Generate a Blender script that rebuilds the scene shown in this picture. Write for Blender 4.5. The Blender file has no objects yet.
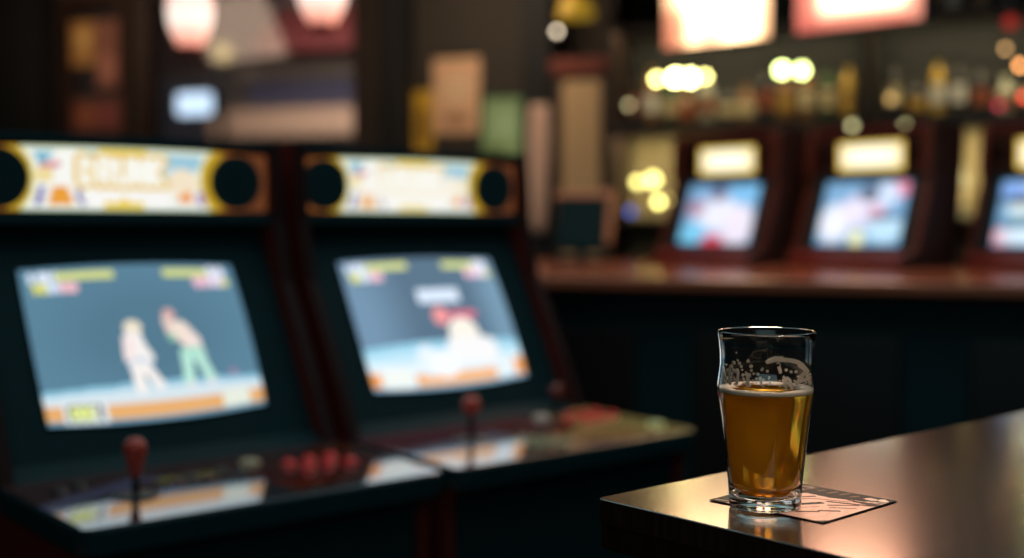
import bpy, bmesh, math, random
import numpy as np
from mathutils import Vector, Matrix
PI = math.pi
rnd = random.Random(7)
S = bpy.context.scene
C = S.collection

# ---------------------------------------------------------------- camera, world, exposure
cam_data = bpy.data.cameras.new('camera')
cam = bpy.data.objects.new('camera', cam_data); C.objects.link(cam)
cam.location = (0, 0, 1.30)
cam.rotation_euler = (PI/2 - math.atan(57/1250), 0, 0)
cam_data.sensor_width = 36; cam_data.lens = 36*1250/1024
cam_data.clip_start = 0.02
cam_data.dof.use_dof = True
cam_data.dof.focus_distance = 1.12
cam_data.dof.aperture_fstop = 2.0
S.camera = cam
w = bpy.data.worlds.new('world'); S.world = w; w.use_nodes = True
w.node_tree.nodes['Background'].inputs[0].default_value = (0.25, 0.5, 0.6, 1)
w.node_tree.nodes['Background'].inputs[1].default_value = 0.02
S.view_settings.view_transform = 'Standard'; S.view_settings.look = 'None'
S.view_settings.exposure = 0; S.view_settings.gamma = 1
S.view_settings.use_curve_mapping = False
cy = S.cycles
cy.max_bounces = 10; cy.transmission_bounces = 10; cy.glossy_bounces = 5; cy.diffuse_bounces = 3
cy.caustics_reflective = True; cy.caustics_refractive = True; cy.sample_clamp_indirect = 4

def light(name, kind, loc, energy, color, size=0.2, target=None, parent=None, spot=None, size_y=None):
    l = bpy.data.lights.new(name, kind); l.energy = energy; l.color = color
    o = bpy.data.objects.new(name, l); C.objects.link(o); o.location = loc
    if kind == 'AREA':
        l.size = size
        if size_y: l.shape = 'RECTANGLE'; l.size_y = size_y
    else: l.shadow_soft_size = size
    if spot: l.spot_size = spot; l.spot_blend = 0.6
    if target is not None:
        d = Vector(target) - Vector(loc); o.rotation_euler = d.to_track_quat('-Z', 'Y').to_euler()
    return o
# added cool fill above and behind, added warm spots on the glass, bar light
light('room_fill', 'AREA', (0.3, 3.0, 2.82), 36, (0.62, 0.95, 1.0), 4.0)
light('fill_behind', 'AREA', (-0.2, -1.4, 2.6), 16, (0.62, 0.95, 1.0), 2.5, (0.3, 3.0, 0.6))
light('glass_fill_spot', 'SPOT', (0.50, 2.2, 2.30), 60, (1.0, 0.74, 0.52), 0.16, (0.28, 1.10, 1.08), spot=0.30)
light('front_fill_spot', 'SPOT', (0.75, 0.25, 2.5), 75, (1.0, 0.78, 0.62), 0.12, (0.27, 1.12, 1.09), spot=0.26)
light('bar_downlight', 'AREA', (0.9, 4.3, 2.75), 15, (1.0, 0.5, 0.3), 1.2, (0.6, 4.3, 1.1))

# ---------------------------------------------------------------- colours and materials
def lin(c):
    return tuple(((x/255)/12.92 if x/255 <= .04045 else ((x/255+.055)/1.055)**2.4) for x in c)
MATS = {}
def mat(name, rgb, rough=0.5, metal=0.0, spec=0.5, noise=0.12, scale=30, coat=0.0, emit=0.0, ergb=None, trans=0.0, ior=1.5, stretch=None, bump=0.0):
    if name in MATS: return MATS[name]
    m = bpy.data.materials.new(name); m.use_nodes = True; nt = m.node_tree
    p = nt.nodes['Principled BSDF']
    p.inputs['Roughness'].default_value = rough; p.inputs['Metallic'].default_value = metal
    p.inputs['Specular IOR Level'].default_value = spec; p.inputs['IOR'].default_value = ior
    p.inputs['Transmission Weight'].default_value = trans
    p.inputs['Coat Weight'].default_value = coat
    c = lin(rgb)
    tc = nt.nodes.new('ShaderNodeTexCoord'); mp = nt.nodes.new('ShaderNodeMapping')
    nz = nt.nodes.new('ShaderNodeTexNoise'); nz.inputs['Scale'].default_value = scale; nz.inputs['Detail'].default_value = 4
    if stretch: mp.inputs['Scale'].default_value = stretch
    mx = nt.nodes.new('ShaderNodeMix'); mx.data_type = 'RGBA'
    mx.inputs[6].default_value = tuple(x*(1-noise) for x in c)+(1,)
    mx.inputs[7].default_value = tuple(min(1, x*(1+noise)) for x in c)+(1,)
    L = nt.links
    L.new(tc.outputs['Object'], mp.inputs[0]); L.new(mp.outputs[0], nz.inputs['Vector'])
    L.new(nz.outputs['Fac'], mx.inputs[0]); L.new(mx.outputs[2], p.inputs['Base Color'])
    if bump:
        b = nt.nodes.new('ShaderNodeBump'); b.inputs['Strength'].default_value = bump; b.inputs['Distance'].default_value = 0.002
        L.new(nz.outputs['Fac'], b.inputs['Height']); L.new(b.outputs[0], p.inputs['Normal'])
    if emit:
        p.inputs['Emission Color'].default_value = lin(ergb or rgb)+(1,)
        p.inputs['Emission Strength'].default_value = emit
    MATS[name] = m; return m
def attr_mat(name, emit=0.0, rough=0.3, gloss=0.5, base=1.0, coat=0.0):
    """surface whose printed or glowing picture is held in the mesh's own colour layer"""
    m = bpy.data.materials.new(name); m.use_nodes = True; nt = m.node_tree
    p = nt.nodes['Principled BSDF']; a = nt.nodes.new('ShaderNodeAttribute'); a.attribute_name = 'art'
    p.inputs['Roughness'].default_value = rough; p.inputs['Specular IOR Level'].default_value = gloss
    p.inputs['Coat Weight'].default_value = coat
    if emit:
        p.inputs['Base Color'].default_value = (0.01, 0.012, 0.014, 1)
        nt.links.new(a.outputs['Color'], p.inputs['Emission Color']); p.inputs['Emission Strength'].default_value = emit
    else: nt.links.new(a.outputs['Color'], p.inputs['Base Color'])
    return m

black = mat('black_laminate', (22, 46, 50), 0.6, spec=0.15)
black_gloss = mat('black_bezel', (22, 44, 48), 0.6, spec=0.08)
redwood = mat('red_brown_side', (104, 35, 27), 0.5, spec=.2, scale=12, stretch=(1, 1, 8))
redtrim = mat('red_edge_trim', (120, 30, 22), 0.3)
metal = mat('steel', (150, 150, 150), 0.25, metal=1)
darkmetal = mat('dark_metal', (40, 40, 42), 0.35, metal=1)

# ---------------------------------------------------------------- mesh helpers
def obj(name, bm, m, parent=None, smooth=False, loc=None, bevel=0.0):
    me = bpy.data.meshes.new(name); bm.normal_update(); bm.to_mesh(me); bm.free()
    ms = m if isinstance(m, (list, tuple)) else [m]
    for x in ms: me.materials.append(x)
    o = bpy.data.objects.new(name, me); C.objects.link(o)
    if parent: o.parent = parent
    if loc: o.location = loc
    if smooth:
        for p in me.polygons: p.use_smooth = True
    if bevel:
        b = o.modifiers.new('bevel', 'BEVEL'); b.width = bevel; b.segments = 3; b.limit_method = 'ANGLE'; b.angle_limit = 0.6
    return o
def thing(name, label, cat, loc=(0, 0, 0), rz=0, group=None):
    o = bpy.data.objects.new(name, None); C.objects.link(o); o.location = loc; o.rotation_euler = (0, 0, rz)
    o.empty_display_size = 0.05
    return tag(o, label, cat, group)
def tag(o, label, cat, group=None):
    o['label'] = label; o['category'] = cat
    if group: o['group'] = group
    return o
def struct(name, bm, m, parent=None, **k):
    o = obj(name, bm, m, parent, **k)
    o['kind'] = 'structure'; return o
def box(bm, x0, x1, y0, y1, z0, z1, mi=0):
    v = [bm.verts.new((x, y, z)) for x in (x0, x1) for y in (y0, y1) for z in (z0, z1)]
    for f in ((0, 1, 3, 2), (4, 6, 7, 5), (0, 4, 5, 1), (2, 3, 7, 6), (0, 2, 6, 4), (1, 5, 7, 3)):
        bm.faces.new([v[i] for i in f]).material_index = mi
    return bm
def bx(*a): return box(bmesh.new(), *a)
def prism(bm, pts, lo, hi, axis='x'):
    """closed outline pts extruded from lo to hi; axis x: pts are (y,z); z: pts are (x,y); y: pts are (x,z)"""
    def P(p, t): return {'x': (t, p[0], p[1]), 'z': (p[0], p[1], t), 'y': (p[0], t, p[1])}[axis]
    a = [bm.verts.new(P(p, lo)) for p in pts]; b = [bm.verts.new(P(p, hi)) for p in pts]
    n = len(pts)
    for i in range(n): bm.faces.new((a[i], a[(i+1) % n], b[(i+1) % n], b[i]))
    bm.faces.new(a); bm.faces.new(b)
    bmesh.ops.recalc_face_normals(bm, faces=bm.faces[:])
    return bm
def lathe(bm, prof, n=48, cx=0, cy_=0, cap=True):
    rings = []
    for r, z in prof:
        if r < 1e-6: rings.append([bm.verts.new((cx, cy_, z))])
        else: rings.append([bm.verts.new((cx+r*math.cos(2*PI*i/n), cy_+r*math.sin(2*PI*i/n), z)) for i in range(n)])
    for a, b in zip(rings, rings[1:]):
        for i in range(n):
            j = (i+1) % n
            if len(a) == 1 and len(b) == 1: continue
            if len(a) == 1: bm.faces.new((a[0], b[j], b[i]))
            elif len(b) == 1: bm.faces.new((a[i], a[j], b[0]))
            else: bm.faces.new((a[i], a[j], b[j], b[i]))
    if cap:
        for r in (rings[0], rings[-1]):
            if len(r) > 1: bm.faces.new(r)
    bmesh.ops.recalc_face_normals(bm, faces=bm.faces[:])
    return bm
def tube(bm, p0, p1, r0, r1=None, n=12):
    p0 = Vector(p0); p1 = Vector(p1); r1 = r0 if r1 is None else r1
    q = (p1-p0).to_track_quat('Z', 'Y'); A = []; B = []
    for i in range(n):
        d = q @ Vector((math.cos(2*PI*i/n), math.sin(2*PI*i/n), 0))
        A.append(bm.verts.new(p0+d*r0)); B.append(bm.verts.new(p1+d*r1))
    for i in range(n): bm.faces.new((A[i], A[(i+1) % n], B[(i+1) % n], B[i]))
    bm.faces.new(A); bm.faces.new(B)
    bmesh.ops.recalc_face_normals(bm, faces=bm.faces[:])
    return bm
def copy_tree(o, parent=None):
    c = o.copy(); C.objects.link(c)
    if parent: c.parent = parent
    for ch in [x for x in C.objects if x.parent == o]: copy_tree(ch, c)
    return c

# ---------------------------------------------------------------- little painter for screens and printed art
class Art:
    def __init__(s, W, H, aspect, bg):
        s.W, s.H = W, H; s.a = aspect
        s.u, s.v = np.meshgrid((np.arange(W)+.5)/W, (np.arange(H)+.5)/H)
        s.px = np.zeros((H, W, 3)); s.px[:] = lin(bg)
    def put(s, m, c, al=1.0):
        m = np.clip(m, 0, 1)[..., None]*al; s.px = s.px*(1-m)+np.array(lin(c))*m
    def rect(s, u0, u1, v0, v1, c, al=1.0): s.put(((s.u >= u0) & (s.u <= u1) & (s.v >= v0) & (s.v <= v1)).astype(float), c, al)
    def ell(s, u, v, ru, rv, c, al=1.0, soft=0.0):
        d = np.sqrt(((s.u-u)/ru)**2+((s.v-v)/rv)**2)
        s.put((d < 1).astype(float) if not soft else np.clip((1+soft-d)/(2*soft), 0, 1), c, al)
    def cap(s, pts, r, c, al=1.0):
        """thick line through pts; r in units of height"""
        m = np.zeros((s.H, s.W)); X = s.u*s.a; Y = s.v
        for (a, b), (c0, d) in zip(pts, pts[1:]):
            ax, ay, bx_, by = a*s.a, b, c0*s.a, d
            L2 = (bx_-ax)**2+(by-ay)**2+1e-9
            t = np.clip(((X-ax)*(bx_-ax)+(Y-ay)*(by-ay))/L2, 0, 1)
            m = np.maximum(m, (np.hypot(X-ax-t*(bx_-ax), Y-ay-t*(by-ay)) < r).astype(float))
        s.put(m, c, al)
    def poly(s, pts, c, al=1.0):
        ins = np.zeros((s.H, s.W), bool); n = len(pts)
        for i in range(n):
            x1, y1 = pts[i]; x2, y2 = pts[(i+1) % n]
            k = ((y1 > s.v) != (y2 > s.v)) & (s.u < (x2-x1)*(s.v-y1)/((y2-y1) or 1e-9)+x1)
            ins ^= k
        s.put(ins.astype(float), c, al)
def art_mesh(name, art, fn, m, parent, back=None):
    """grid surface fn(u,v)->xyz carrying the picture in its colour layer, solid towards `back`"""
    W, H = art.W, art.H
    verts = [fn(i/W, j/H) for j in range(H+1) for i in range(W+1)]
    faces = [(j*(W+1)+i, j*(W+1)+i+1, (j+1)*(W+1)+i+1, (j+1)*(W+1)+i) for j in range(H) for i in range(W)]
    cols = art.px.reshape(-1, 3)
    nf = len(faces)
    if back is not None:
        rim = [i for i in range(W+1)]+[(j)*(W+1)+W for j in range(1, H+1)]+[H*(W+1)+i for i in range(W-1, -1, -1)]+[j*(W+1) for j in range(H-1, 0, -1)]
        base = len(verts)
        for k in rim: verts.append(tuple(Vector(verts[k])+Vector(back)))
        n = len(rim)
        for k in range(n): faces.append((rim[k], base+k, base+(k+1) % n, rim[(k+1) % n]))
        faces.append(tuple(base+k for k in range(n))[::-1])
    me = bpy.data.meshes.new(name); me.from_pydata(verts, [], faces)
    at = me.color_attributes.new('art', 'FLOAT_COLOR', 'CORNER')
    nl = len(me.loops); buf = np.zeros((nl, 4), np.float32); buf[:, 3] = 1
    buf[:nf*4, :3] = np.repeat(cols, 4, axis=0)
    if back is not None:
        e = np.array([0.0, 0.0, 0.0]); buf[nf*4:, :3] = e
    at.data.foreach_set('color', buf.ravel())
    me.materials.append(m)
    for p in me.polygons[:nf] if False else me.polygons: p.use_smooth = p.index < nf
    o = bpy.data.objects.new(name, me); C.objects.link(o)
    if parent: o.parent = parent
    return o

LET = {'D': [[(0, 0), (0, 1), (.55, .9), (.8, .5), (.55, .1), (0, 0)]],
       'R': [[(0, 0), (0, 1), (.6, 1), (.75, .75), (.6, .5), (0, .5)], [(.35, .5), (.8, 0)]],
       'U': [[(0, 1), (0, .25), (.2, 0), (.6, 0), (.8, .25), (.8, 1)]],
       'N': [[(0, 0), (0, 1), (.75, 0), (.75, 1)]],
       'K': [[(0, 0), (0, 1)], [(.75, 1), (0, .45), (.8, 0)]],
       'C': [[(.75, .85), (.4, 1), (0, .6), (0, .4), (.4, 0), (.75, .15)]],
       'E': [[(.7, 1), (0, 1), (0, 0), (.7, 0)], [(0, .5), (.6, .5)]],
       'I': [[(.3, 0), (.3, 1)]], 'T': [[(0, 1), (.8, 1)], [(.4, 1), (.4, 0)]], 'P': [[(0, 0), (0, 1), (.7, .95), (.7, .55), (0, .5)]],
       '0': [[(.2, 0), (0, .5), (.2, 1), (.6, 1), (.75, .5), (.6, 0), (.2, 0)]], '1': [[(.35, 0), (.35, 1)]],
       '2': [[(0, .85), (.4, 1), (.7, .75), (0, 0), (.75, 0)]], '8': [[(.1, .5), (.1, 1), (.65, 1), (.65, .5), (.1, .5), (.05, 0), (.7, 0), (.65, .5)]]}
def text(art, s, u, v, w_, h, r, c, al=1.0):
    for k, ch in enumerate(s):
        for st in LET.get(ch, []): art.cap([(u+k*w_*1.3+x*w_, v+y*h) for x, y in st], r, c, al)

def hud(a):
    text(a, '12', .035, .915, .035, .045, .016, (225, 235, 250)); text(a, '01', .10, .915, .03, .045, .016, (225, 235, 250))
    text(a, '10', .05, .845, .025, .045, .015, (222, 222, 110)); text(a, '00', .115, .845, .03, .045, .015, (215, 230, 250)); text(a, '000', .168, .845, .019, .04, .015, (240, 190, 200))
    a.rect(.15, .41, .915, .962, (214, 220, 135)); a.rect(.64, .87, .915, .962, (214, 220, 135))
    text(a, '20', .87, .915, .035, .05, .016, (235, 235, 250)); text(a, '00', .87, .85, .03, .045, .015, (240, 225, 245))
    text(a, '00', .79, .85, .03, .045, .016, (238, 190, 208)); a.ell(.945, .87, .02, .028, (222, 222, 110))
def screen_fight():
    a = Art(168, 112, 1.45, (92, 134, 158))
    a.ell(.5, .55, .42, .38, (76, 112, 134), .7, .5)
    a.ell(.5, .02, .95, .22, (150, 205, 228)); a.ell(.5, -.02, 1.0, .225, (215, 232, 240))
    a.rect(0, 1, 0, .15, (222, 232, 238)); a.rect(0, 1, .03, .12, (236, 176, 110)); a.rect(0, 1, 0, .03, (120, 165, 190))
    a.rect(.07, .255, .01, .15, (225, 235, 240)); a.rect(.09, .235, .03, .125, (70, 60, 45)); text(a, '080', .105, .045, .03, .06, .014, (230, 240, 150)); a.rect(.195, .215, .03, .12, (240, 245, 235))
    a.rect(.79, .93, .03, .13, (235, 240, 225)); a.ell(.87, .25, .02, .02, (170, 130, 160))
    hud(a)
    sk = (250, 244, 240)
    a.u = a.u+.036; a.v = .2+(a.v-.2)/.86
    a.ell(.475, .645, .042, .06, (240, 228, 205)); a.cap([(.465, .55), (.475, .42)], .07, sk); a.cap([(.44, .56), (.435, .42)], .035, (250, 232, 230))
    a.cap([(.49, .53), (.525, .42)], .03, sk); a.cap([(.455, .37), (.495, .37)], .05, (200, 215, 235)); a.cap([(.455, .36), (.46, .2)], .04, sk); a.cap([(.495, .36), (.545, .22)], .035, sk)
    a.ell(.655, .73, .032, .05, (215, 170, 165)); a.cap([(.64, .69), (.655, .56)], .033, (232, 205, 195)); a.ell(.65, .56, .022, .03, (140, 200, 170))
    a.cap([(.69, .62), (.735, .52)], .065, (245, 226, 212)); a.cap([(.74, .56), (.765, .42)], .035, (245, 226, 220)); a.cap([(.70, .43), (.75, .43)], .05, (170, 225, 205))
    a.cap([(.695, .4), (.685, .22)], .036, (190, 238, 220)); a.cap([(.755, .4), (.79, .24)], .034, (190, 238, 220)); a.ell(.69, .2, .02, .02, (240, 225, 225)); a.ell(.79, .21, .02, .02, (240, 225, 225))
    return a
def screen_fall():
    a = Art(168, 112, 1.45, (84, 108, 130))
    a.ell(.02, .5, .22, .7, (130, 165, 195), .5, .6); a.ell(.98, .5, .14, .7, (140, 180, 205), .5, .6)
    a.ell(.5, .03, .95, .33, (150, 205, 228)); a.ell(.5, 0, .98, .30, (190, 225, 240)); a.rect(0, 1, 0, .2, (225, 238, 245))
    a.rect(.26, .80, .03, .12, (240, 180, 125)); a.rect(0, .06, .02, .13, (240, 160, 90)); a.rect(.93, 1, .03, .16, (240, 165, 100)); a.rect(0, 1, 0, .03, (140, 180, 205))
    a.rect(.07, .24, .02, .16, (235, 240, 235)); hud(a)
    a.u = a.u-.028; a.v = a.v+.06
    a.rect(.39, .66, .70, .81, (215, 228, 245)); a.ell(.5, .6, .05, .07, (240, 150, 150)); a.cap([(.57, .6), (.72, .6)], .03, (215, 110, 130))
    a.ell(.62, .45, .10, .13, (245, 238, 225)); a.cap([(.55, .34), (.75, .32)], .1, (240, 240, 240)); a.ell(.34, .27, .07, .12, (225, 238, 248)); a.ell(.44, .24, .1, .1, (240, 244, 248))
    return a
def marquee_art(seed):
    a = Art(330, 72, 4.72, (104, 58, 32))
    Y = (196, 160, 40); a.u = a.u*1.0+.028
    W_ = (248, 248, 242)
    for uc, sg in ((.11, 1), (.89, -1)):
        a.ell(uc+sg*.035, .5, .095, .62, (158, 94, 40), .9, .25); a.ell(uc+sg*.068, .5, .045, .6, Y, .95, .25)  # brown ends put the backlight's falloff into the colour
    a.poly([(.185, 0), (.215, .25), (.222, .5), (.215, .75), (.185, 1), (.815, 1), (.785, .75), (.778, .5), (.785, .25), (.815, 0)], (225, 215, 120))
    a.poly([(.195, .02), (.225, .25), (.232, .5), (.225, .75), (.195, .97), (.805, .97), (.775, .75), (.768, .5), (.775, .25), (.805, .02)], (240, 243, 236))
    a.poly([(.225, .92), (.245, .72), (.30, .72), (.34, .92)], (126, 186, 208)); a.poly([(.36, .92), (.37, .75), (.41, .8), (.42, .92)], (150, 200, 216))
    a.poly([(.62, .92), (.63, .45), (.68, .4), (.77, .7), (.785, .92)], (156, 200, 218)); a.rect(.6, .7, .5, .7, (220, 230, 232), .6)
    a.ell(.33, .55, .07, .42, W_); a.ell(.71, .45, .055, .24, (244, 228, 200))
    a.cap([(.255, .68), (.30, .72)], .05, (214, 130, 140)); a.ell(.26, .55, .03, .12, (240, 220, 160))
    a.poly([(.27, .08), (.285, .38), (.33, .38), (.35, .08)], (236, 160, 60)); a.poly([(.69, .14), (.70, .24), (.735, .34), (.75, .14)], (240, 150, 70))
    a.poly([(.228, .08), (.245, .38), (.262, .38), (.25, .08)], (110, 96, 170)); a.cap([(.372, .36), (.362, .24), (.378, .1)], .035, (120, 104, 172)); a.poly([(.76, .12), (.765, .34), (.785, .3), (.79, .05)], (170, 140, 190))
    a.rect(.39, .66, .05, .38, (250, 248, 244))
    a.poly([(.42, 1), (.44, .86), (.40, .78), (.50, .8), (.56, .76), (.57, .86), (.60, 1)], (240, 205, 60))
    a.poly([(.44, 0), (.45, .16), (.48, .12), (.51, .2), (.54, .12), (.57, .16), (.58, 0)], (238, 205, 60))
    text(a, 'DRUNK', .375, .44, .044, .36, .115, (230, 190, 70)); text(a, 'DRUNK', .375, .44, .044, .36, .055, (250, 249, 240))
    a.ell(.41, .6, .008, .05, (240, 215, 110))
    a.rect(.185, .815, .965, 1, (205, 220, 180)); a.rect(.185, .815, 0, .03, (200, 225, 190))
    if seed: a.ell(.5, .45, .24, .36, (252, 250, 240), .75, .25)
    return a

# ---------------------------------------------------------------- room (setting)
BA = math.radians(-21.1)               # direction of the bar and the wall behind it
B0 = Vector((0.083, 3.704, 0))
UB = Vector((math.cos(BA), math.sin(BA), 0)); NB = Vector((-math.sin(BA), math.cos(BA), 0))
def bar(s, t, z=0): return B0+UB*s+NB*t+Vector((0, 0, z))
room = Matrix.Translation(B0) @ Matrix.Rotation(BA, 4, 'Z')
def rstruct(name, bm, m, **k):
    bmesh.ops.transform(bm, matrix=room, verts=bm.verts); return struct(name, bm, m, **k)
floor_m = mat('dark_floor_boards', (26, 20, 18), 0.5, scale=6, stretch=(1, 10, 1), noise=0.3)
wall_m = mat('dark_wall_paint', (58, 50, 42), 0.8)
wall_d = mat('near_black_wall', (22, 22, 22), 0.8)
ceil_m = mat('dark_ceiling', (22, 20, 19), 0.9)
trim_m = mat('dark_stained_wood', (52, 30, 22), 0.45, scale=10, stretch=(1, 1, 6))
rstruct('floor', bx(-6.5, 4.5, -7, 3.6, -0.05, 0), floor_m)
rstruct('ceiling', bx(-6.5, 4.5, -7, 3.6, 3.0, 3.05), ceil_m)
# back wall with the big window opening (s -4.11..-2.39) and the narrow one (s -4.74..-4.2)
bm = bmesh.new()
box(bm, -6.5, -4.72, 3.5, 3.6, 0, 3.0); box(bm, -4.22, -4.06, 3.5, 3.6, 0, 3.0); box(bm, -2.40, 4.5, 3.5, 3.6, 0, 3.0)
box(bm, -4.72, -4.22, 3.5, 3.6, 0, 1.55); box(bm, -4.06, -2.40, 3.5, 3.6, 0, 1.72)
box(bm, -4.72, -4.22, 3.5, 3.6, 2.80, 3.0); box(bm, -4.06, -2.40, 3.5, 3.6, 2.85, 3.0)
rstruct('wall_back', bm, wall_m)
rstruct('wall_left', bx(-6.6, -6.5, -7, 3.6, 0, 3.0), wall_d)
rstruct('wall_right', bx(4.5, 4.6, -7, 3.6, 0, 3.0), wall_d)
rstruct('wall_front', bx(-6.5, 4.5, -7.1, -7, 0, 3.0), wall_d)
rstruct('baseboard_back', bx(-6.5, 4.5, 3.47, 3.5, 0, 0.12), trim_m)
glass_pane = mat('window_glass', (200, 205, 210), 0.05, trans=1.0, noise=0)
def window(n, s0, s1, z0, z1, mull):
    o = rstruct('window_%d' % n, bx(s0, s1, 3.54, 3.55, z0, z1), glass_pane)
    f = bmesh.new(); t = .05
    box(f, s0-.03, s0+t, 3.46, 3.60, z0-.03, z1+.03); box(f, s1-t, s1+.03, 3.46, 3.60, z0-.03, z1+.03)
    box(f, s0+t, s1-t, 3.46, 3.60, z0-.03, z0+t); box(f, s0+t, s1-t, 3.46, 3.60, z1-t, z1+.03)
    for a in mull:
        if a[0] == 'v': box(f, a[1]-.02, a[1]+.02, 3.5, 3.58, z0+t, z1-t)
        else: box(f, s0+t, s1-t, 3.5, 3.58, a[1]-.02, a[1]+.02)
    fr = rstruct('window_frame', f, trim_m); fr.parent = o
window(1, -4.06, -2.40, 1.72, 2.85, [])
window(2, -4.72, -4.22, 1.55, 2.80, [('h', 2.05)])
# dark posts on the back wall
rstruct('trim_1', bx(-2.40, -2.24, 3.30, 3.5, 0, 3.0), mat('brown_post', (50, 38, 30), .7))
rstruct('trim_2', bx(-2.24, -2.08, 3.34, 3.5, 0, 3.0), wall_d)
rstruct('trim_5', bx(-5.6, -4.80, 3.3, 3.5, 0, 3.0), mat('black_post', (12, 16, 17), .8))
rstruct('trim_3', bx(-1.263, -1.09, 3.2, 3.5, 0, 3.0), wall_d)

# ---------------------------------------------------------------- the street behind the window
def rthing(name, label, cat, s, t, z=0, rz=0, group=None): return thing(name, label, cat, bar(s, t, z), BA+rz, group)
bm = bmesh.new(); box(bm, -9, -1, 7.0, 7.2, 0, 4.2)
b = thing('building', 'dim grey-brown shopfront across the street, seen through the window', 'building', bar(-4.6, 7.0), BA)
def part(name, parent, bm, m, **k): return obj(name, bm, m, parent, **k)
part('facade', b, bx(-3.5, 3.5, 0, .2, 0, 4.2), mat('facade_render', (84, 72, 64), .8, scale=3, noise=.3))
part('awning', b, prism(bmesh.new(), [(0, 2.86), (0, 3.35), (-.5, 2.95), (-.5, 2.86)], -.55, .55), mat('maroon_awning', (96, 30, 27), .8))
part('ledge', b, bx(-1.3, 2.6, -.14, -.002, 2.12, 2.38), mat('sandstone_ledge', (200, 160, 132), .7))
part('shop_window', b, bx(-.9, 2.6, -.05, -.002, 2.42, 2.64), mat('violet_shop_glass', (84, 80, 98), .3))
part('shop_window', b, bx(-2.0, -1.3, -.05, -.002, 2.1, 2.7), mat('dusk_shop_glass', (72, 70, 78), .3))
part('sign_board', b, prism(bmesh.new(), [(-1.0, 2.66), (-1.0, 2.76), (.45, 3.0), (1.6, 3.0), (1.6, 2.66)], -.10, -.002, 'y'), mat('cream_sign_board', (118, 100, 88), .6))
part('upper_window', b, bx(-2.1, -.45, -.06, -.002, 2.80, 3.9), mat('dark_upper_glass', (66, 50, 46), .4))
part('door', b, bx(-2.75, -2.35, -.04, -.002, 0, 2.5), wall_d)
rr = rthing('street_lamp', 'small round yellow street lamp glowing beyond the window', 'lamp', -5.295, 6.2)
part('post', rr, tube(bmesh.new(), (0, 0, 0), (0, 0, 2.72), .03), darkmetal)
part('lamp_globe', rr, lathe(bmesh.new(), [(0, 2.72), (.07, 2.75), (.10, 2.82), (.07, 2.89), (0, 2.92)], 16), mat('lamp_glow', (170, 150, 90), emit=.45), smooth=True)
rstruct('ground', bx(-12, 2, 3.6, 9, -.05, 0), mat('asphalt', (40, 40, 42), .8))
light('street_light', 'AREA', bar(-3.6, 5.0, 3.6), 150, (1.0, .9, .82), 2.0, bar(-3.8, 7.0, 2.2))

# lit bluish sign by the window
sg = rthing('illuminated_sign', 'small rounded white-blue lit sign by the window', 'sign', -3.543, 3.30, 1.956)
def round_rect(w_, h, r, n=6):
    P = []
    for cx, cz, a0 in ((w_/2-r, h/2-r, 0), (-w_/2+r, h/2-r, PI/2), (-w_/2+r, -h/2+r, PI), (w_/2-r, -h/2+r, 1.5*PI)):
        P += [(cx+r*math.cos(a0+i*PI/2/n), cz+r*math.sin(a0+i*PI/2/n)) for i in range(n+1)]
    return P
def shifted(P, dx, dz): return [(x+dx, z+dz) for x, z in P]
part('housing', sg, prism(bmesh.new(), shifted(round_rect(.30, .17, .035), 0, .10), 0, .05, 'y'), black)
part('light_panel', sg, prism(bmesh.new(), shifted(round_rect(.27, .145, .03), 0, .10), -.006, 0, 'y'), mat('sign_glow', (186, 212, 240), emit=1.35))
part('hanging_bracket', sg, bx(-.01, .01, .05, .155, .09, .11), darkmetal)

# ---------------------------------------------------------------- posters on the back wall
def poster(s, z, w_, h, col, label, cat='poster', t=3.5, emit=0, marks=(), frame=None, name='poster'):
    a = Art(24, 32, w_/h, col)
    for m in marks: a.ell(*m)
    if frame:
        e = rthing(name, label, cat, s, t, z)
        f = bmesh.new(); k = .02
        box(f, -w_/2-k, -w_/2, -.02, -.001, -k, h+k); box(f, w_/2, w_/2+k, -.02, -.001, -k, h+k); box(f, -w_/2, w_/2, -.02, -.001, -k, 0); box(f, -w_/2, w_/2, -.02, -.001, h, h+k)
        part('frame', e, f, frame)
        art_mesh('printed_sheet' if not emit else 'light_panel', a, lambda u, v: ((u-.5)*w_, -.009, v*h), attr_mat('poster_print', emit, .5), e, (0, .006, 0))
        return e
    o = art_mesh(name, a, lambda u, v: ((u-.5)*w_, -.004, v*h), attr_mat('poster_print', emit, .6), None, (0, .003, 0))
    o.location = bar(s, t, z); o.rotation_euler = (0, 0, BA); return tag(o, label, cat)
poster(-1.80, 1.83, .31, .46, (240, 190, 150), 'tan paper poster on the dim wall above the second arcade cabinet', frame=None, marks=[(.5, .6, .3, .2, (245, 205, 165)), (.5, .2, .3, .08, (190, 140, 105))])
poster(-1.50, 1.64, .25, .40, (150, 165, 100), 'yellow-green lit picture to the right of the tan poster', cat='lit picture', emit=.45, frame=black, marks=[(.6, .6, .35, .25, (175, 190, 125)), (.3, .2, .3, .1, (110, 120, 60))], name='lit_picture')
poster(-2.02, 1.68, .13, .42, (225, 175, 50), 'narrow mustard poster between the dark post and the tan poster', marks=[(.5, .5, .3, .3, (150, 110, 40))])
poster(-4.55, 2.36, .2, .30, (200, 150, 84), 'mustard-yellow notice hung in the narrow window', t=3.46, marks=[(.5, .6, .3, .2, (240, 200, 120))])
poster(-4.34, 2.20, .18, .46, (150, 100, 82), 'dusty pink notice hung right of the mustard one', t=3.445, marks=[(.5, .3, .4, .2, (190, 130, 110))])
poster(-4.44, 1.90, .42, .24, (120, 76, 64), 'wide pinkish-brown notice low in the narrow window', t=3.45, marks=[(.7, .5, .2, .3, (150, 80, 76)), (.3, .5, .2, .3, (170, 100, 70))])

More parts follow.
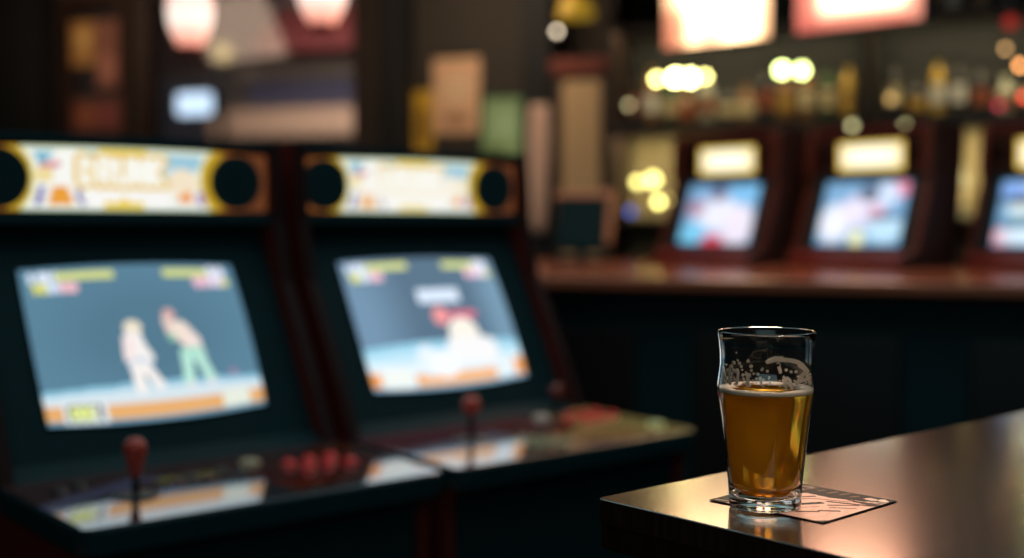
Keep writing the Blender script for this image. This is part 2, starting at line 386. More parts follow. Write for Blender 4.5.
# ---------------------------------------------------------------- paper lanterns
def lantern(x, y, z, r, h, label):
    e = thing('paper_lantern', label, 'lantern', (x, y, z), 0, 'paper lanterns hanging at the upper left')
    n = 24; prof = []
    for i in range(n+1):
        v = i/n; rr_ = r*(math.sin(PI*(.07+.84*v)))**.62*(1+.012*math.cos(v*n*PI))
        prof.append((rr_, h*v))
    m = MATS.get('lantern_paper')
    if not m:
        m = mat('lantern_paper', (235, 190, 175), .8, emit=1.25)
        nt = m.node_tree; p = nt.nodes['Principled BSDF']; tc = nt.nodes.new('ShaderNodeTexCoord'); sp = nt.nodes.new('ShaderNodeSeparateXYZ')
        cr = nt.nodes.new('ShaderNodeValToRGB'); nt.links.new(tc.outputs['Generated'], sp.inputs[0]); nt.links.new(sp.outputs['Z'], cr.inputs[0]); nt.links.new(cr.outputs[0], p.inputs['Emission Color'])
        el = cr.color_ramp.elements; el[0].position = 0; el[0].color = lin((228, 120, 100))+(1,); el[1].position = 1; el[1].color = lin((235, 130, 110))+(1,)
        x1 = el.new(.16); x1.color = lin((248, 178, 155))+(1,); x2 = el.new(.38); x2.color = lin((255, 240, 226))+(1,)
    part('paper_shade', e, lathe(bmesh.new(), prof, 32), m, smooth=True)
    part('bottom_ring', e, lathe(bmesh.new(), [(r*.5, -.012), (r*.58, -.006), (r*.58, .004), (r*.5, .01)], 24), redtrim)
    part('top_ring', e, lathe(bmesh.new(), [(r*.5, h-.01), (r*.58, h-.004), (r*.58, h+.01), (r*.5, h+.014)], 24), black)
    part('cord', e, tube(bmesh.new(), (0, 0, h+.01), (0, 0, 3.0-z), .003), black)
lantern(-1.149, 4.5, 1.915, .082, .27, 'glowing pink-white paper lantern, the left and lower one of the pair')
lantern(-.677, 4.5, 1.995, .088, .27, 'glowing pink-white paper lantern, the right and higher one of the pair')

# ---------------------------------------------------------------- arcade cabinets
UA = math.radians(41.0)
PX = (0.3185, 0.38)       # origin of the local frame: cabinet width runs in x, depth in y
def arcade_cabinet(o_xy, label, art_screen, screen_emit, mseed, ball, panel_fn, buttons, sticks):
    u = Vector((math.cos(UA), math.sin(UA), 0)); n = Vector((-math.sin(UA), math.cos(UA), 0))
    o = Vector((o_xy[0], o_xy[1], 0))+u*PX[0]+n*PX[1]
    e = thing('arcade_cabinet', label, 'arcade cabinet', o, UA, 'two upright arcade cabinets')
    def T(bm): bmesh.ops.translate(bm, vec=(-PX[0], -PX[1], 0), verts=bm.verts); return bm
    prof = [(.04, 0), (.035, .79), (.015, .835), (.02, .864), (.335, .874), (.39, .99), (.44, 1.085), (.492, 1.18), (.523, 1.30), (.535, 1.46), (.80, 1.46), (.80, 0)]
    for s0 in (0.004, .613):
        sp = part('side_panel', e, T(prism(bmesh.new(), prof, s0, s0+.020)), redwood, bevel=.003)
        t_ = bmesh.new()
        ed = prof[3:10]
        edge = [(y-.004, z) for y, z in ed]+[(y+.004, z) for y, z in ed[::-1]]
        prism(t_, edge, s0-.002, s0+.022)
        part('edge_trim', sp, T(t_), mat('dull_red_edge', (42, 15, 13), .6, spec=.15))
    part('back_panel', e, T(bx(.024, .613, .78, .798, .05, 1.45)), black)
    part('roof', e, T(bx(.024, .613, .53, .78, 1.447, 1.459)), black)
    part('speaker_soffit', e, T(prism(bmesh.new(), [(.525, 1.297), (.525, 1.312), (.62, 1.312), (.62, 1.297)], .024, .613)), black)
    # bezel around the tube, leaning back
    fr = bmesh.new()
    k = .14/.27
    def B(z, off=0): return .41+(z-.945)*k+off
    S0, S1, Z0, Z1 = .1035, .5335, .945, 1.215
    def slab(s0, s1, z0, z1, d0=-.006, d1=.02):
        prism(fr, [(B(z0, d0), z0), (B(z1, d0), z1), (B(z1, d1), z1), (B(z0, d1), z0)], s0, s1)
    slab(.024, S0, .885, 1.297); slab(S1, .613, .885, 1.297); slab(S0, S1, .885, Z0); slab(S0, S1, Z1, 1.297)
    part('bezel', e, T(fr), black_gloss)
    a = art_screen
    def scr(uu, vv):
        # round the corners of the tube and let its face bulge towards the player
        x = uu*2-1; y = vv*2-1
        x2 = x*(.965+.015*(1-y*y))-.008; y2 = y*(.965+.055*(1-x*x))
        r = x*x*.6+y*y*.4
        s = (S0+S1)/2+x2*(S1-S0)/2; z = (Z0+Z1)/2+.004+y2*(Z1-Z0)/2
        return (s-PX[0], B(z, -.018+.010*r)-PX[1], z)
    sm = attr_mat('screen_picture', screen_emit, .15, .3)
    art_mesh('screen', a, scr, sm, e, (0, .03, 0))
    # marquee: bowed lit sheet with the two speaker grilles
    def mq(uu, vv):
        return ((.0235+.59*uu)-PX[0], .552-.012*(1-(2*uu-1)**2)-PX[1], 1.321+.113*vv+.004*(1-(2*uu-1)**2)*vv)
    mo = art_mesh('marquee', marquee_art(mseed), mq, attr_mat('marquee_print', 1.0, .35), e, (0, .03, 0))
    for s in (.0235+.59*.09, .0235+.59*.872):
        g = bmesh.new(); lathe(g, [(0, 0), (.051, 0), (.054, .004), (.054, .014), (0, .014)], 32)
        for q in range(5): tube(g, (-.03+.015*q, -.035+.004*abs(q-2)**2, .015), (-.03+.015*q, .035-.004*abs(q-2)**2, .015), .0012, n=5)
        bmesh.ops.rotate(g, cent=(0, 0, 0), matrix=Matrix.Rotation(PI/2, 3, 'X'), verts=g.verts)
        bmesh.ops.translate(g, vec=(s, .552-.004, 1.378), verts=g.verts)
        part('speaker_grille', mo, T(g), black)
    mt = bmesh.new(); box(mt, .0235, .6135, .532, .548, 1.443, 1.449); box(mt, .0235, .6135, .532, .548, 1.311, 1.317)
    part('marquee_retainer', e, T(mt), black)
    # control panel with rounded front corners and printed, lacquered top
    W = .650; R = .035
    out = []
    for cx, cyy, a0 in ((R, R, PI), (W-R, R, 1.5*PI)): out += [(cx+R*math.cos(a0+i*PI/16), cyy+R*math.sin(a0+i*PI/16)) for i in range(9)]
    out += [(W, .34), (0, .34)]
    slope = .03
    cp = bmesh.new(); prism(cp, out, -.040, -.0008, 'z')
    for v in cp.verts: v.co.z += .867+slope*v.co.y
    pn = part('control_panel', e, T(cp), black, bevel=.004)
    # the printed sheet: a grid clipped to the same rounded outline
    def sheet(uu, vv):
        s = .004+uu*(W-.008); y = .004+vv*.332
        d = min(s, W-s)
        if d < R: y = max(y, R-math.sqrt(max(0, R*R-(R-d)**2))+.002)
        return (s-PX[0], y-PX[1], .8672+slope*y+.0006)
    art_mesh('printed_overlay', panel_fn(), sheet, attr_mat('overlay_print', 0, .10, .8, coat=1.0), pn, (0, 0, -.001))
    def onp(s, y): return (s-PX[0], y-PX[1], .8675+slope*y)
    for s, y, r, col in buttons:
        bt = bmesh.new(); lathe(bt, [(r, 0), (r, .003), (r*.9, .005), (r*.82, .005), (r*.80, .003), (r*.76, .007), (r*.5, .0075 if col != 'red' else .011), (0, .0078 if col != 'red' else .012)], 20)
        bm_ = {'red': mat('red_button', (240, 28, 24), .18), 'dark': mat('dark_button', (44, 34, 36), .25), 'maroon': mat('maroon_button', (80, 34, 36), .25), 'cream': mat('cream_button', (200, 176, 140), .3), 'white': mat('pale_button', (225, 205, 190), .3), 'yellow': mat('yellow_glint_disc', (250, 240, 170), .15)}[col]
        bo = part('button', pn, bt, bm_, smooth=True, loc=onp(s, y)); bo['label'] = col + ' push button'  # the yellow one is no button, it stands for a lamp's reflection
    for s, y, kind in sticks:
        j = bmesh.new(); lathe(j, [(0, -.002), (.037, -.002), (.037, 0.001), (.034, .003), (.012, .0035), (0, .0035)], 28)
        jo = part('joystick', e, j, mat('black_dust_cover', (16, 16, 17), .4), smooth=True, loc=onp(s, y))
        sh = bmesh.new(); lathe(sh, [(.006, 0), (.0055, .045), (.0055, .052), (0, .052)], 14); part('shaft', jo, sh, darkmetal, smooth=True)
        hd = bmesh.new()
        if kind == 'bat': lathe(hd, [(0, .030), (.0075, .030), (.0095, .040), (.0135, .055), (.0168, .068), (.0172, .076), (.015, .084), (.009, .0895), (0, .091)], 24)
        elif kind == 'small': lathe(hd, [(0, .034), (.007, .035)]+[(.0155*math.sin(t*PI/10), .050-.0155*math.cos(t*PI/10)) for t in range(2, 10)]+[(0, .0655)], 24)
        else: lathe(hd, [(0, .048), (.008, .049)]+[(.0185*math.sin(t*PI/10), .068-.0185*math.cos(t*PI/10)) for t in range(2, 10)]+[(0, .0865)], 24)
        part('handle', jo, hd, mat('maroon_joystick_knob', (110, 34, 32), .3) if kind == 'small' else mat('red_joystick_knob', (205, 66, 48), .25), smooth=True)
    # lower front with coin door
    part('front_panel', e, T(bx(.024, .613, .05, .07, .06, .825)), black)
    cd = part('coin_door', e, T(bx(.20, .437, .036, .052, .28, .62)), darkmetal, bevel=.004)
    for s in (.255, .345): part('coin_slot', cd, T(bx(s, s+.04, .030, .038, .46, .54)), redtrim, bevel=.003)
    part('riser', e, T(prism(bmesh.new(), [(.342, .84), (.342, .876), (.385, .900), (.392, .87)], .024, .613)), black)
    part('plinth', e, T(bx(.024, .613, .08, .78, 0, .06)), black)
    return e
def panel_one():
    a = Art(120, 60, 2.1, (58, 48, 56))
    a.rect(0, 1, .55, 1, (84, 46, 44)); a.cap([(0, .45), (.3, .75), (.45, .6)], .06, (116, 104, 140)); a.cap([(.03, .3), (.35, .5)], .04, (130, 124, 156)); a.cap([(.1, .6), (.25, .62)], .04, (105, 96, 134))
    a.rect(.33, .50, .60, .72, (170, 150, 70)); a.ell(.75, .4, .22, .28, (96, 36, 30)); a.cap([(.55, .12), (.9, .2)], .02, (110, 66, 40)); a.ell(.63, .24, .07, .1, (120, 40, 24)); a.ell(.9, .8, .1, .12, (96, 48, 30))
    return a
def panel_two():
    a = Art(120, 60, 2.1, (120, 84, 74))
    a.rect(0, .5, .5, 1, (124, 50, 62)); a.cap([(.0, .45), (.4, .6)], .09, (150, 136, 160)); a.ell(.80, .5, .26, .45, (220, 168, 104)); a.ell(.6, .7, .16, .26, (130, 44, 40)); a.rect(.86, 1, 0, 1, (220, 190, 116)); a.ell(.45, .3, .1, .2, (190, 176, 140))  # right side painted yellow for the lamp sheen on the panel
    return a
redgrid = [(s, y, .0145, 'red') for s, y in ((.455, .205), (.500, .212), (.545, .214), (.465, .158), (.508, .162), (.552, .160))]
arcade_cabinet((-.5999, 1.7232), 'arcade cabinet nearest the left edge, its screen showing two fighters standing', screen_fight(), .98, 0, False, panel_one,
    redgrid+[(.274, .222, .014, 'dark'), (.291, .186, .014, 'maroon'), (.335, .226, .014, 'dark'), (.350, .188, .014, 'dark'), (.240, .190, .014, 'maroon'), (.407, .257, .019, 'cream'), (.062, .237, .013, 'dark'), (.10, .255, .013, 'dark')],
    [(.150, .156, 'bat')])
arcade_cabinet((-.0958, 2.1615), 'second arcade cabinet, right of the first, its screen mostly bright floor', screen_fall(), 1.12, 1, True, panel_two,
    [(s, y, .0145, 'red') for s, y in ((.520, .262), (.564, .268), (.605, .268), (.528, .215), (.572, .220), (.610, .222))]+[(.464, .292, .019, 'white'), (.377, .199, .014, 'dark'), (.415, .205, .014, 'dark'), (.34, .21, .014, 'maroon'), (.615, .097, .019, 'yellow')],  # yellow entry: a lamp's glint on the panel, built as a disc
    [(.192, .196, 'ball'), (.53, .315, 'small')])

# ---------------------------------------------------------------- bar counter
bc = rthing('bar_counter', 'long deep bar counter with reddish-brown top behind the beer glass', 'bar counter', 0, 0)
woodtop = mat('bar_top_wood', (176, 98, 70), .17, scale=4, stretch=(1, 14, 1), noise=.3, coat=.4)
t_ = bmesh.new(); box(t_, -1.2, 3.6, 0, 1.55, 1.105, 1.14)
part('counter_top', bc, t_, woodtop, bevel=.008)
part('front_panel', bc, bx(-1.1, 3.5, .12, .15, .08, 1.105), black)
for i in range(6): part('panel_molding', bc, bx(-1.08+.76*i, -.5+.76*i, .105, .119, .2, .98), mat('black_wood', (20, 16, 15), .45), bevel=.01)
part('back_panel', bc, bx(-1.1, 3.5, 1.42, 1.45, .0, 1.105), black)
part('kick_plate', bc, bx(-1.1, 3.5, .15, .17, 0, .08), darkmetal)

# ---------------------------------------------------------------- bar-top arcade machines
def small_art(k):
    a = Art(60, 44, 1.4, (120, 165, 205)); r = random.Random(k+3)
    C_ = {0: [((.5, .5), (.35, .3), (235, 235, 250)), ((.2, .15), (.2, .2), (120, 200, 235)), ((.8, .85), (.2, .2), (120, 185, 230)), ((.5, .04), (.17, .10), (235, 70, 90)), ((.8, .3), (.2, .35), (235, 225, 240)), ((.15, .6), (.14, .14), (170, 130, 150)), ((.45, .85), (.1, .14), (90, 80, 110))],
          1: [((.2, .35), (.2, .3), (240, 240, 250)), ((.5, .55), (.25, .25), (235, 225, 245)), ((.5, .1), (.08, .14), (250, 245, 180)), ((.9, .88), (.1, .13), (235, 130, 160)), ((.75, .8), (.14, .2), (210, 225, 250)), ((.8, .25), (.2, .2), (190, 225, 245)), ((.55, .82), (.12, .14), (80, 85, 110)), ((.68, .5), (.08, .12), (230, 150, 175)), ((.75, .45), (.2, .05), (70, 80, 110))],
          2: [((.15, .85), (.2, .12), (130, 170, 235)), ((.3, .55), (.2, .14), (215, 235, 240)), ((.5, .7), (.5, .08), (40, 50, 60)), ((.1, .15), (.12, .14), (235, 150, 160)), ((.5, .35), (.5, .14), (90, 140, 165)), ((.35, .15), (.3, .12), (215, 235, 250)), ((.8, .5), (.2, .3), (180, 215, 240))]}[k]
    for (u, v), (ru, rv), c in C_: a.ell(u, v, ru, rv, c, .95, .25)
    return a
def bartop(x, y, k, label):
    D = Vector((math.cos(UA+0), 0, 0))
    # width runs to the right and nearer, depth away to the right
    rz = math.atan2(-.755, .656)
    e = thing('bartop_arcade_machine', label, 'arcade machine', (x, y, 1.1405), rz, 'three small arcade machines on the bar counter')
    hw = .245
    prof = [(-.07, 0), (-.07, .035), (-.03, .05), (.005, .07), (.09, .315), (.07, .33), (.085, .485), (.12, .50), (.30, .50), (.32, .46), (.27, 0)]
    for s0 in (-hw, hw-.018):
        sp = part('side_panel', e, prism(bmesh.new(), prof, s0, s0+.018), mat('dark_side_veneer', (46, 24, 19), .6, spec=.15), bevel=.003)
        ed = prof[2:7]
        part('edge_trim', sp, prism(bmesh.new(), [(y-.006, z) for y, z in ed]+[(y+.012, z) for y, z in ed[::-1]], s0-.003, s0+.026), mat('red_brown_edge', (84, 38, 28), .5, spec=.2))
    part('back_panel', e, bx(-hw+.018, hw-.018, .25, .265, .01, .48), black)
    part('top_panel', e, bx(-hw+.018, hw-.018, .09, .30, .482, .494), redwood)
    part('control_ledge', e, prism(bmesh.new(), [(-.068, .002), (-.068, .033), (-.028, .048), (.02, .06), (.02, .002)], -hw+.018, hw-.018), redwood)
    fr = bmesh.new(); k_ = .085/.243
    def Y(z): return .012+(z-.07)*k_
    def slab(s0, s1, z0, z1, d0=0, d1=.015): prism(fr, [(Y(z0)+d0, z0), (Y(z1)+d0, z1), (Y(z1)+d1, z1), (Y(z0)+d1, z0)], s0, s1)
    slab(-hw+.018, -.172, .05, .33); slab(.172, hw-.018, .05, .33); slab(-.172, .172, .05, .078); slab(-.172, .172, .302, .33)
    part('bezel', e, fr, black_gloss)
    art_mesh('screen', small_art(k), lambda u, v: ((u-.5)*.344, Y(.078+.224*v)+.006-.006*(1-(2*u-1)**2), .078+.224*v), attr_mat('small_screen', 1.15, .15), e, (0, .01, 0))
    mh = part('marquee_box', e, bx(-hw+.018, hw-.018, .095, .14, .332, .48), mat('brown_marquee_box', (50, 28, 22), .7, spec=.1))
    ma = Art(40, 16, 2.8, (250, 238, 190)); ma.ell(.5, .5, .4, .4, (255, 250, 225), 1, .3); ma.rect(0, 1, 0, .1, (235, 200, 90)); ma.rect(0, 1, .9, 1, (235, 200, 90)); ma.rect(0, .05, 0, 1, (235, 190, 80)); ma.rect(.95, 1, 0, 1, (235, 190, 80))
    art_mesh('marquee', ma, lambda u, v: ((u-.5)*.265+.012, .088, .343+.100*v), attr_mat('small_marquee', 1.3, .4), e, (0, .006, 0))
    for s in (-.19, .19):
        g = lathe(bmesh.new(), [(0, 0), (.024, 0), (.024, .008), (0, .008)], 16); bmesh.ops.rotate(g, cent=(0, 0, 0), matrix=Matrix.Rotation(PI/2, 3, 'X'), verts=g.verts); bmesh.ops.translate(g, vec=(s, .094, .405), verts=g.verts)
        part('speaker_grille', e, g, darkmetal)
    for q in range(3):
        part('button', e, lathe(bmesh.new(), [(.011, 0), (.011, .006), (0, .007)], 12), redtrim, smooth=True, loc=(.04+.035*q, -.048, .036))
bartop(.744, 4.73, 0, 'small arcade machine on the bar counter, farthest left of its row')
bartop(1.197, 4.40, 1, 'small arcade machine in the middle of the row on the bar counter')
bartop(1.743, 4.15, 2, 'small arcade machine on the bar counter, cut by the right photo edge')

# ---------------------------------------------------------------- back bar: shelves, bottles, lamps
bb = rthing('back_bar_shelving', 'dark back bar shelving full of bottles behind the small machines', 'shelving', 0, 3.1)
dw = mat('back_bar_wood', (44, 28, 22), .5, scale=8, stretch=(1, 1, 6))
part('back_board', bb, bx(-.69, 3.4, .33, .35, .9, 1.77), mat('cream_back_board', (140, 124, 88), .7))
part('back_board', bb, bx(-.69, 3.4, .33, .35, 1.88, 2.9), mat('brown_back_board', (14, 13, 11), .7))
for z, th_ in ((1.32, .03), (1.84, .07), (2.36, .03)): part('shelf', bb, bx(-.69, 3.4, 0, .33, z-th_, z), dw, bevel=.004)
for s in (-.72, .62, 2.05, 3.4): part('upright', bb, bx(s, s+.03, 0, .35, 0, 2.9), dw)
part('base_cabinet', bb, bx(-.69, 3.4, .0, .33, 0, .95), dw)

kinds = [('round shouldered', [(.036, 0), (.038, .01), (.038, .15), (.030, .18), (.014, .205), (.013, .25), (.015, .262), (0, .262)], .05, .12),
         ('tall slim', [(.030, 0), (.031, .01), (.031, .19), (.022, .215), (.012, .235), (.012, .285), (.014, .295), (0, .295)], .06, .15),
         ('short square', [(.044, 0), (.045, .01), (.045, .11), (.035, .13), (.017, .14), (.017, .17), (.019, .185), (0, .185)], .03, .09)]
cols = {'amber': ((140, 96, 44), .3), 'green': ((60, 84, 40), .3), 'clear': ((190, 186, 160), .2), 'dark': ((36, 24, 20), .3), 'red': ((110, 44, 34), .3), 'yellow': ((200, 160, 60), .3)}
labcol = {'cream': (225, 205, 160), 'white': (230, 225, 215), 'gold': (196, 150, 60), 'rusty': (160, 76, 44)}
protos = {}
ordw = ['first', 'second', 'third', 'fourth', 'fifth', 'sixth', 'seventh', 'eighth', 'ninth', 'tenth', 'eleventh', 'twelfth', 'thirteenth', 'fourteenth', 'fifteenth', 'sixteenth', 'seventeenth', 'eighteenth', 'nineteenth', 'twentieth', 'twenty-first', 'twenty-second', 'twenty-third', 'twenty-fourth', 'twenty-fifth', 'twenty-sixth']
def bottle(s, t, z, kind, col, lab, label, group):
    key = (kind, col, lab)
    if key not in protos:
        nm, prof, l0, l1 = kinds[kind]
        e = thing('bottle', label, 'bottle'); r = prof[2][0]
        rgb, ro = cols[col]
        part('glass_body', e, lathe(bmesh.new(), prof, 20), mat(col+'_bottle_glass', rgb, .12, spec=.8), smooth=True)
        part('paper_label', e, lathe(bmesh.new(), [(r+.0008, l0), (r+.0008, l1)], 20, cap=False), mat(lab+'_bottle_label', labcol[lab], .6), smooth=True)
        hz = prof[-1][1]; part('cap', e, lathe(bmesh.new(), [(.016, hz-.03), (.017, hz-.028), (.017, hz+.003), (0, hz+.004)], 16), darkmetal if col != 'amber' else mat('gold_cap', (190, 140, 50), .3, metal=1))
        protos[key] = e
    else: e = copy_tree(protos[key])
    e.location = bar(s, t, z+.0005); e.rotation_euler = (0, 0, BA+rnd.uniform(-.4, .4)); tag(e, label, 'bottle', group)
def row(z, s0, s1, step, shelf, names, skip=()):
    s = s0; i = 0
    while s < s1 and i < len(ordw):
        if not any(a <= s <= b_ for a, b_ in skip):
            k = rnd.randrange(3); c = rnd.choice(names); l = rnd.choice(list(labcol))
            hue = {'clear': 'pale clear'}.get(c, c)
            bottle(s, 3.1+rnd.uniform(.11, .17), z, k, c, l, '%s %s bottle with %s label, %s from the left on the %s' % (kinds[k][0], hue, l, ordw[i], shelf), 'bottles on the %s of the back bar' % shelf)
            i += 1
        s += step*rnd.uniform(.9, 1.15)
row(1.84, -.62, 1.95, .105, 'middle shelf', ['amber', 'amber', 'dark', 'clear', 'clear', 'yellow', 'green', 'dark'], skip=[(.56, .68)])
row(1.32, -.20, 1.95, .12, 'lower shelf', ['amber', 'green', 'clear', 'dark', 'yellow', 'clear'], skip=[(.56, .68)])
row(2.36, .80, 1.95, .12, 'top shelf', ['amber', 'dark', 'dark', 'red'])

def globe(s, t, z, r, col, em, label, cat='lamp', stand=True, group=None):
    e = rthing('bulb_lamp', label, cat, s, t, z, 0, group)
    part('base', e, lathe(bmesh.new(), [(r*.9, 0), (r*.9, r*.3), (r*.5, r*.6), (0, r*.6)], 16), darkmetal)
    part('bulb', e, lathe(bmesh.new(), [(0, r*.5)]+[(r*math.sin(i*PI/10), r*1.5-r*math.cos(i*PI/10)) for i in range(1, 10)]+[(0, r*2.5)], 16), mat('bulb_'+'_'.join(map(str, col)), col, emit=em, ergb=col), smooth=True)
G = (232, 222, 130)
gl = 'lit globe lamps on the back bar'
# brackets under the middle/top shelf carry the bright ones
def spot_lamp(s, t, z, r, col, em, label, group=gl):
    """shelf lamp: round lit face on a short arm reaching back to the board"""
    e = rthing('shelf_lamp', label, 'lamp', s, t, z, 0, group)
    part('shade', e, lathe(bmesh.new(), [(0, .0), (r*1.1, .0), (r*1.1, .01), (r*.7, .03), (0, .035)], 18), darkmetal).rotation_euler = (-PI/2, 0, 0)
    part('bulb', e, lathe(bmesh.new(), [(r, 0), (r*.9, -.006), (r*.5, -.012), (0, -.014)], 18), mat('glow_%d_%d_%d_%d' % (*col, int(em*10)), col, emit=em, ergb=col), smooth=True).rotation_euler = (-PI/2, 0, 0)
    zt = 2.345 if z > 1.80 else 1.825
    ab_ = tube(bmesh.new(), (0, .012, 0), (0, .012, zt-z), .003); tube(ab_, (0, .010, zt-z), (0, 3.096-t, zt-z), .003); part('arm', e, ab_, darkmetal)
spot_lamp(-.44, 3.06, 2.062, .020, G, 20, 'round yellow shelf lamp, leftmost of the bright cluster above the bottles')
spot_lamp(-.34, 3.06, 2.065, .030, (240, 234, 150), 34, 'brightest round yellow shelf lamp, second in the cluster above the bottles')
spot_lamp(-.26, 3.06, 2.06, .030, (240, 234, 150), 34, 'bright round yellow shelf lamp, third in the cluster above the bottles')
spot_lamp(-.18, 3.06, 2.065, .018, G, 18, 'round yellow shelf lamp, rightmost of the bright cluster above the bottles')
spot_lamp(.22, 3.06, 2.082, .028, (212, 232, 140), 18, 'greenish-yellow shelf lamp, left one of the pair below the televisions')
spot_lamp(.32, 3.06, 2.075, .026, (212, 232, 140), 18, 'greenish-yellow shelf lamp, right one of the pair below the televisions')
spot_lamp(-.545, 3.06, 1.515, .022, G, 7, 'soft yellow lamp, left one of the low group beside the first small machine')
spot_lamp(-.46, 3.06, 1.525, .032, G, 7, 'soft yellow lamp, second of the low group beside the first small machine')
spot_lamp(-.31, 3.06, 1.52, .024, G, 6, 'soft yellow lamp, third of the low group beside the first small machine')
spot_lamp(-.25, 3.06, 1.50, .016, G, 3, 'small soft yellow lamp, right end of the low group beside the small machine')
spot_lamp(-.405, 2.97, 1.405, .020, G, 10, 'yellow lamp hanging lowest in the group beside the first small machine')
spot_lamp(-.35, 3.00, 1.415, .014, (235, 215, 130), 3, 'small dim yellow lamp beside the lowest one of the group')
spot_lamp(-.565, 3.00, 1.355, .02, (70, 110, 220), 1.6, 'small blue light at the left end of the back bar')
spot_lamp(-.595, 3.06, 1.93, .012, (210, 200, 150), 5, 'small pale lamp at the left end of the back bar above the middle shelf')
spot_lamp(.575, 3.06, 1.785, .016, (225, 220, 160), 3, 'small pale lamp under the middle shelf, left above the middle small machine')
spot_lamp(.83, 3.06, 1.775, .017, (225, 220, 160), 3, 'small pale lamp under the middle shelf, right above the middle small machine')
spot_lamp(.76, 3.06, 1.915, .012, (225, 180, 110), 4, 'small amber lamp hanging before the middle shelf bottles, right of the greenish pair')
spot_lamp(1.47, 3.06, 2.10, .03, (232, 222, 130), 22, 'yellow shelf lamp past the coloured lights at the right end of the back bar')
spot_lamp(1.290, 3.06, 2.138, .012, (220, 170, 110), 5, 'small tan light at the upper right, above the orange one', 'small coloured lights at the right')
spot_lamp(1.356, 3.00, 2.048, .014, (255, 170, 100), 9, 'small orange light at the right end, between the tan and red ones', 'small coloured lights at the right')
spot_lamp(1.375, 2.96, 1.893, .013, (250, 70, 60), 6, 'small red light at the right end below the orange one', 'small coloured lights at the right')
spot_lamp(1.264, 3.00, 1.86, .012, (200, 50, 80), 3.5, 'small crimson light left of the red one at the right end', 'small coloured lights at the right')
spot_lamp(1.31, 3.03, 2.26, .03, (200, 50, 45), .6, 'dull red light highest in the upper right corner', 'small coloured lights at the right')
light('shelf_strip_low', 'AREA', bar(.6, 3.14, 1.75), 17, (1, .86, .5), 2.6, bar(.6, 3.3, 1.3), size_y=.05)
light('shelf_strip_mid', 'AREA', bar(.6, 3.12, 2.32), 12, (1, .85, .5), 2.6, bar(.6, 3.3, 1.8), size_y=.05)

# wall lamp and small bulb left of the back bar
wl = rthing('pendant_lamp', 'dim yellow glass pendant lamp left of the back bar', 'lamp', -.86, 2.95, 2.395)
part('shade', wl, lathe(bmesh.new(), [(.10, 0), (.10, .02), (.075, .10), (.03, .15), (0, .155)], 24), mat('yellow_glass_shade', (200, 160, 50), .3, emit=.35), smooth=True)
part('cord', wl, tube(bmesh.new(), (0, 0, .15), (0, 0, .605), .004), black)
e = rthing('pendant_bulb', 'small pale bulb hanging below the yellow pendant lamp', 'lamp', -.915, 2.80, 2.305)
part('bulb', e, lathe(bmesh.new(), [(.014*math.sin(i*PI/8), -.014*math.cos(i*PI/8)) for i in range(9)], 16), mat('pale_bulb', (240, 220, 190), emit=7), smooth=True)
part('cord', e, tube(bmesh.new(), (0, 0, .012), (0, 0, .69), .003), black)

# tall cupboard with a picture, left of the back bar
cb = rthing('tall_cupboard', 'tall brown cupboard with reddish cornice left of the back bar', 'cupboard', -.895, 3.12)
part('carcass', cb, bx(-.15, .16, .02, .32, 0, 2.12), mat('cupboard_wood', (74, 56, 44), .6))
part('cornice', cb, bx(-.166, .166, -.02, .33, 2.12, 2.20), mat('red_cornice', (130, 56, 40), .5), bevel=.01)
part('door', cb, bx(-.10, .12, 0, .02, 1.0, 2.08), mat('tan_door_panel', (215, 178, 132), .6), bevel=.004)
part('door_knob', cb, lathe(bmesh.new(), [(0, 0), (.012, 0), (.014, .02), (0, .025)], 12), metal, loc=(.1, -.02, 1.4))
ap = rthing('hanging_apron', 'pale beige apron hanging on the dark post beside the cupboard', 'apron', -1.145, 3.175, 1.24)
g = bmesh.new(); rows = []
for i in range(15):
    v = i/14; wv = .03+.035*math.sin(min(1, v*1.2)*PI/2)*(1 if v < .8 else 1-(v-.8)*2.2); rows.append([g.verts.new((wv*(q/8-1), -.012-.012*math.cos(q*1.7+v*2), .72*v)) for q in range(17)])
for a_, b_ in zip(rows, rows[1:]):
    for q in range(16): g.faces.new((a_[q], a_[q+1], b_[q+1], b_[q]))
o = part('cloth', ap, g, mat('beige_cotton', (235, 200, 180), .9), smooth=True); sm_ = o.modifiers.new('s', 'SOLIDIFY'); sm_.thickness = .004
part('hook', ap, tube(bmesh.new(), (0, .02, .71), (0, -.02, .72), .005), metal)
light('wall_wash', 'AREA', bar(-1.5, 2.6, 2.9), 14, (1, .78, .55), .8, bar(-1.5, 3.5, 1.9))

light('window_wash', 'AREA', bar(-4.2, 2.4, 2.9), 9, (1, .7, .5), .8, bar(-4.4, 3.5, 2.2))  # unseen light added to show the notices in the narrow window

# dark till on the bar with tan rim
tl = rthing('cash_register', 'dark screen with light-brown rim standing at the left end of the bar', 'cash register', -.29, 1.28, 1.1405)
part('stand', tl, bx(-.09, .09, -.06, .08, 0, .02), black, bevel=.005)
part('neck', tl, bx(-.02, .02, .0, .03, .02, .09), black)
part('screen_case', tl, prism(bmesh.new(), [(-.01, .05), (.05, .27), (.08, .26), (.02, .04)], -.105, .105), black_gloss)
f = bmesh.new(); prism(f, [(.038, .262), (.05, .285), (.08, .28), (.07, .25)], -.125, .125); prism(f, [(-.012, .08), (.04, .27), (.07, .26), (.02, .07)], .105, .125)
part('rim', tl, f, mat('tan_rim', (180, 124, 90), .5))

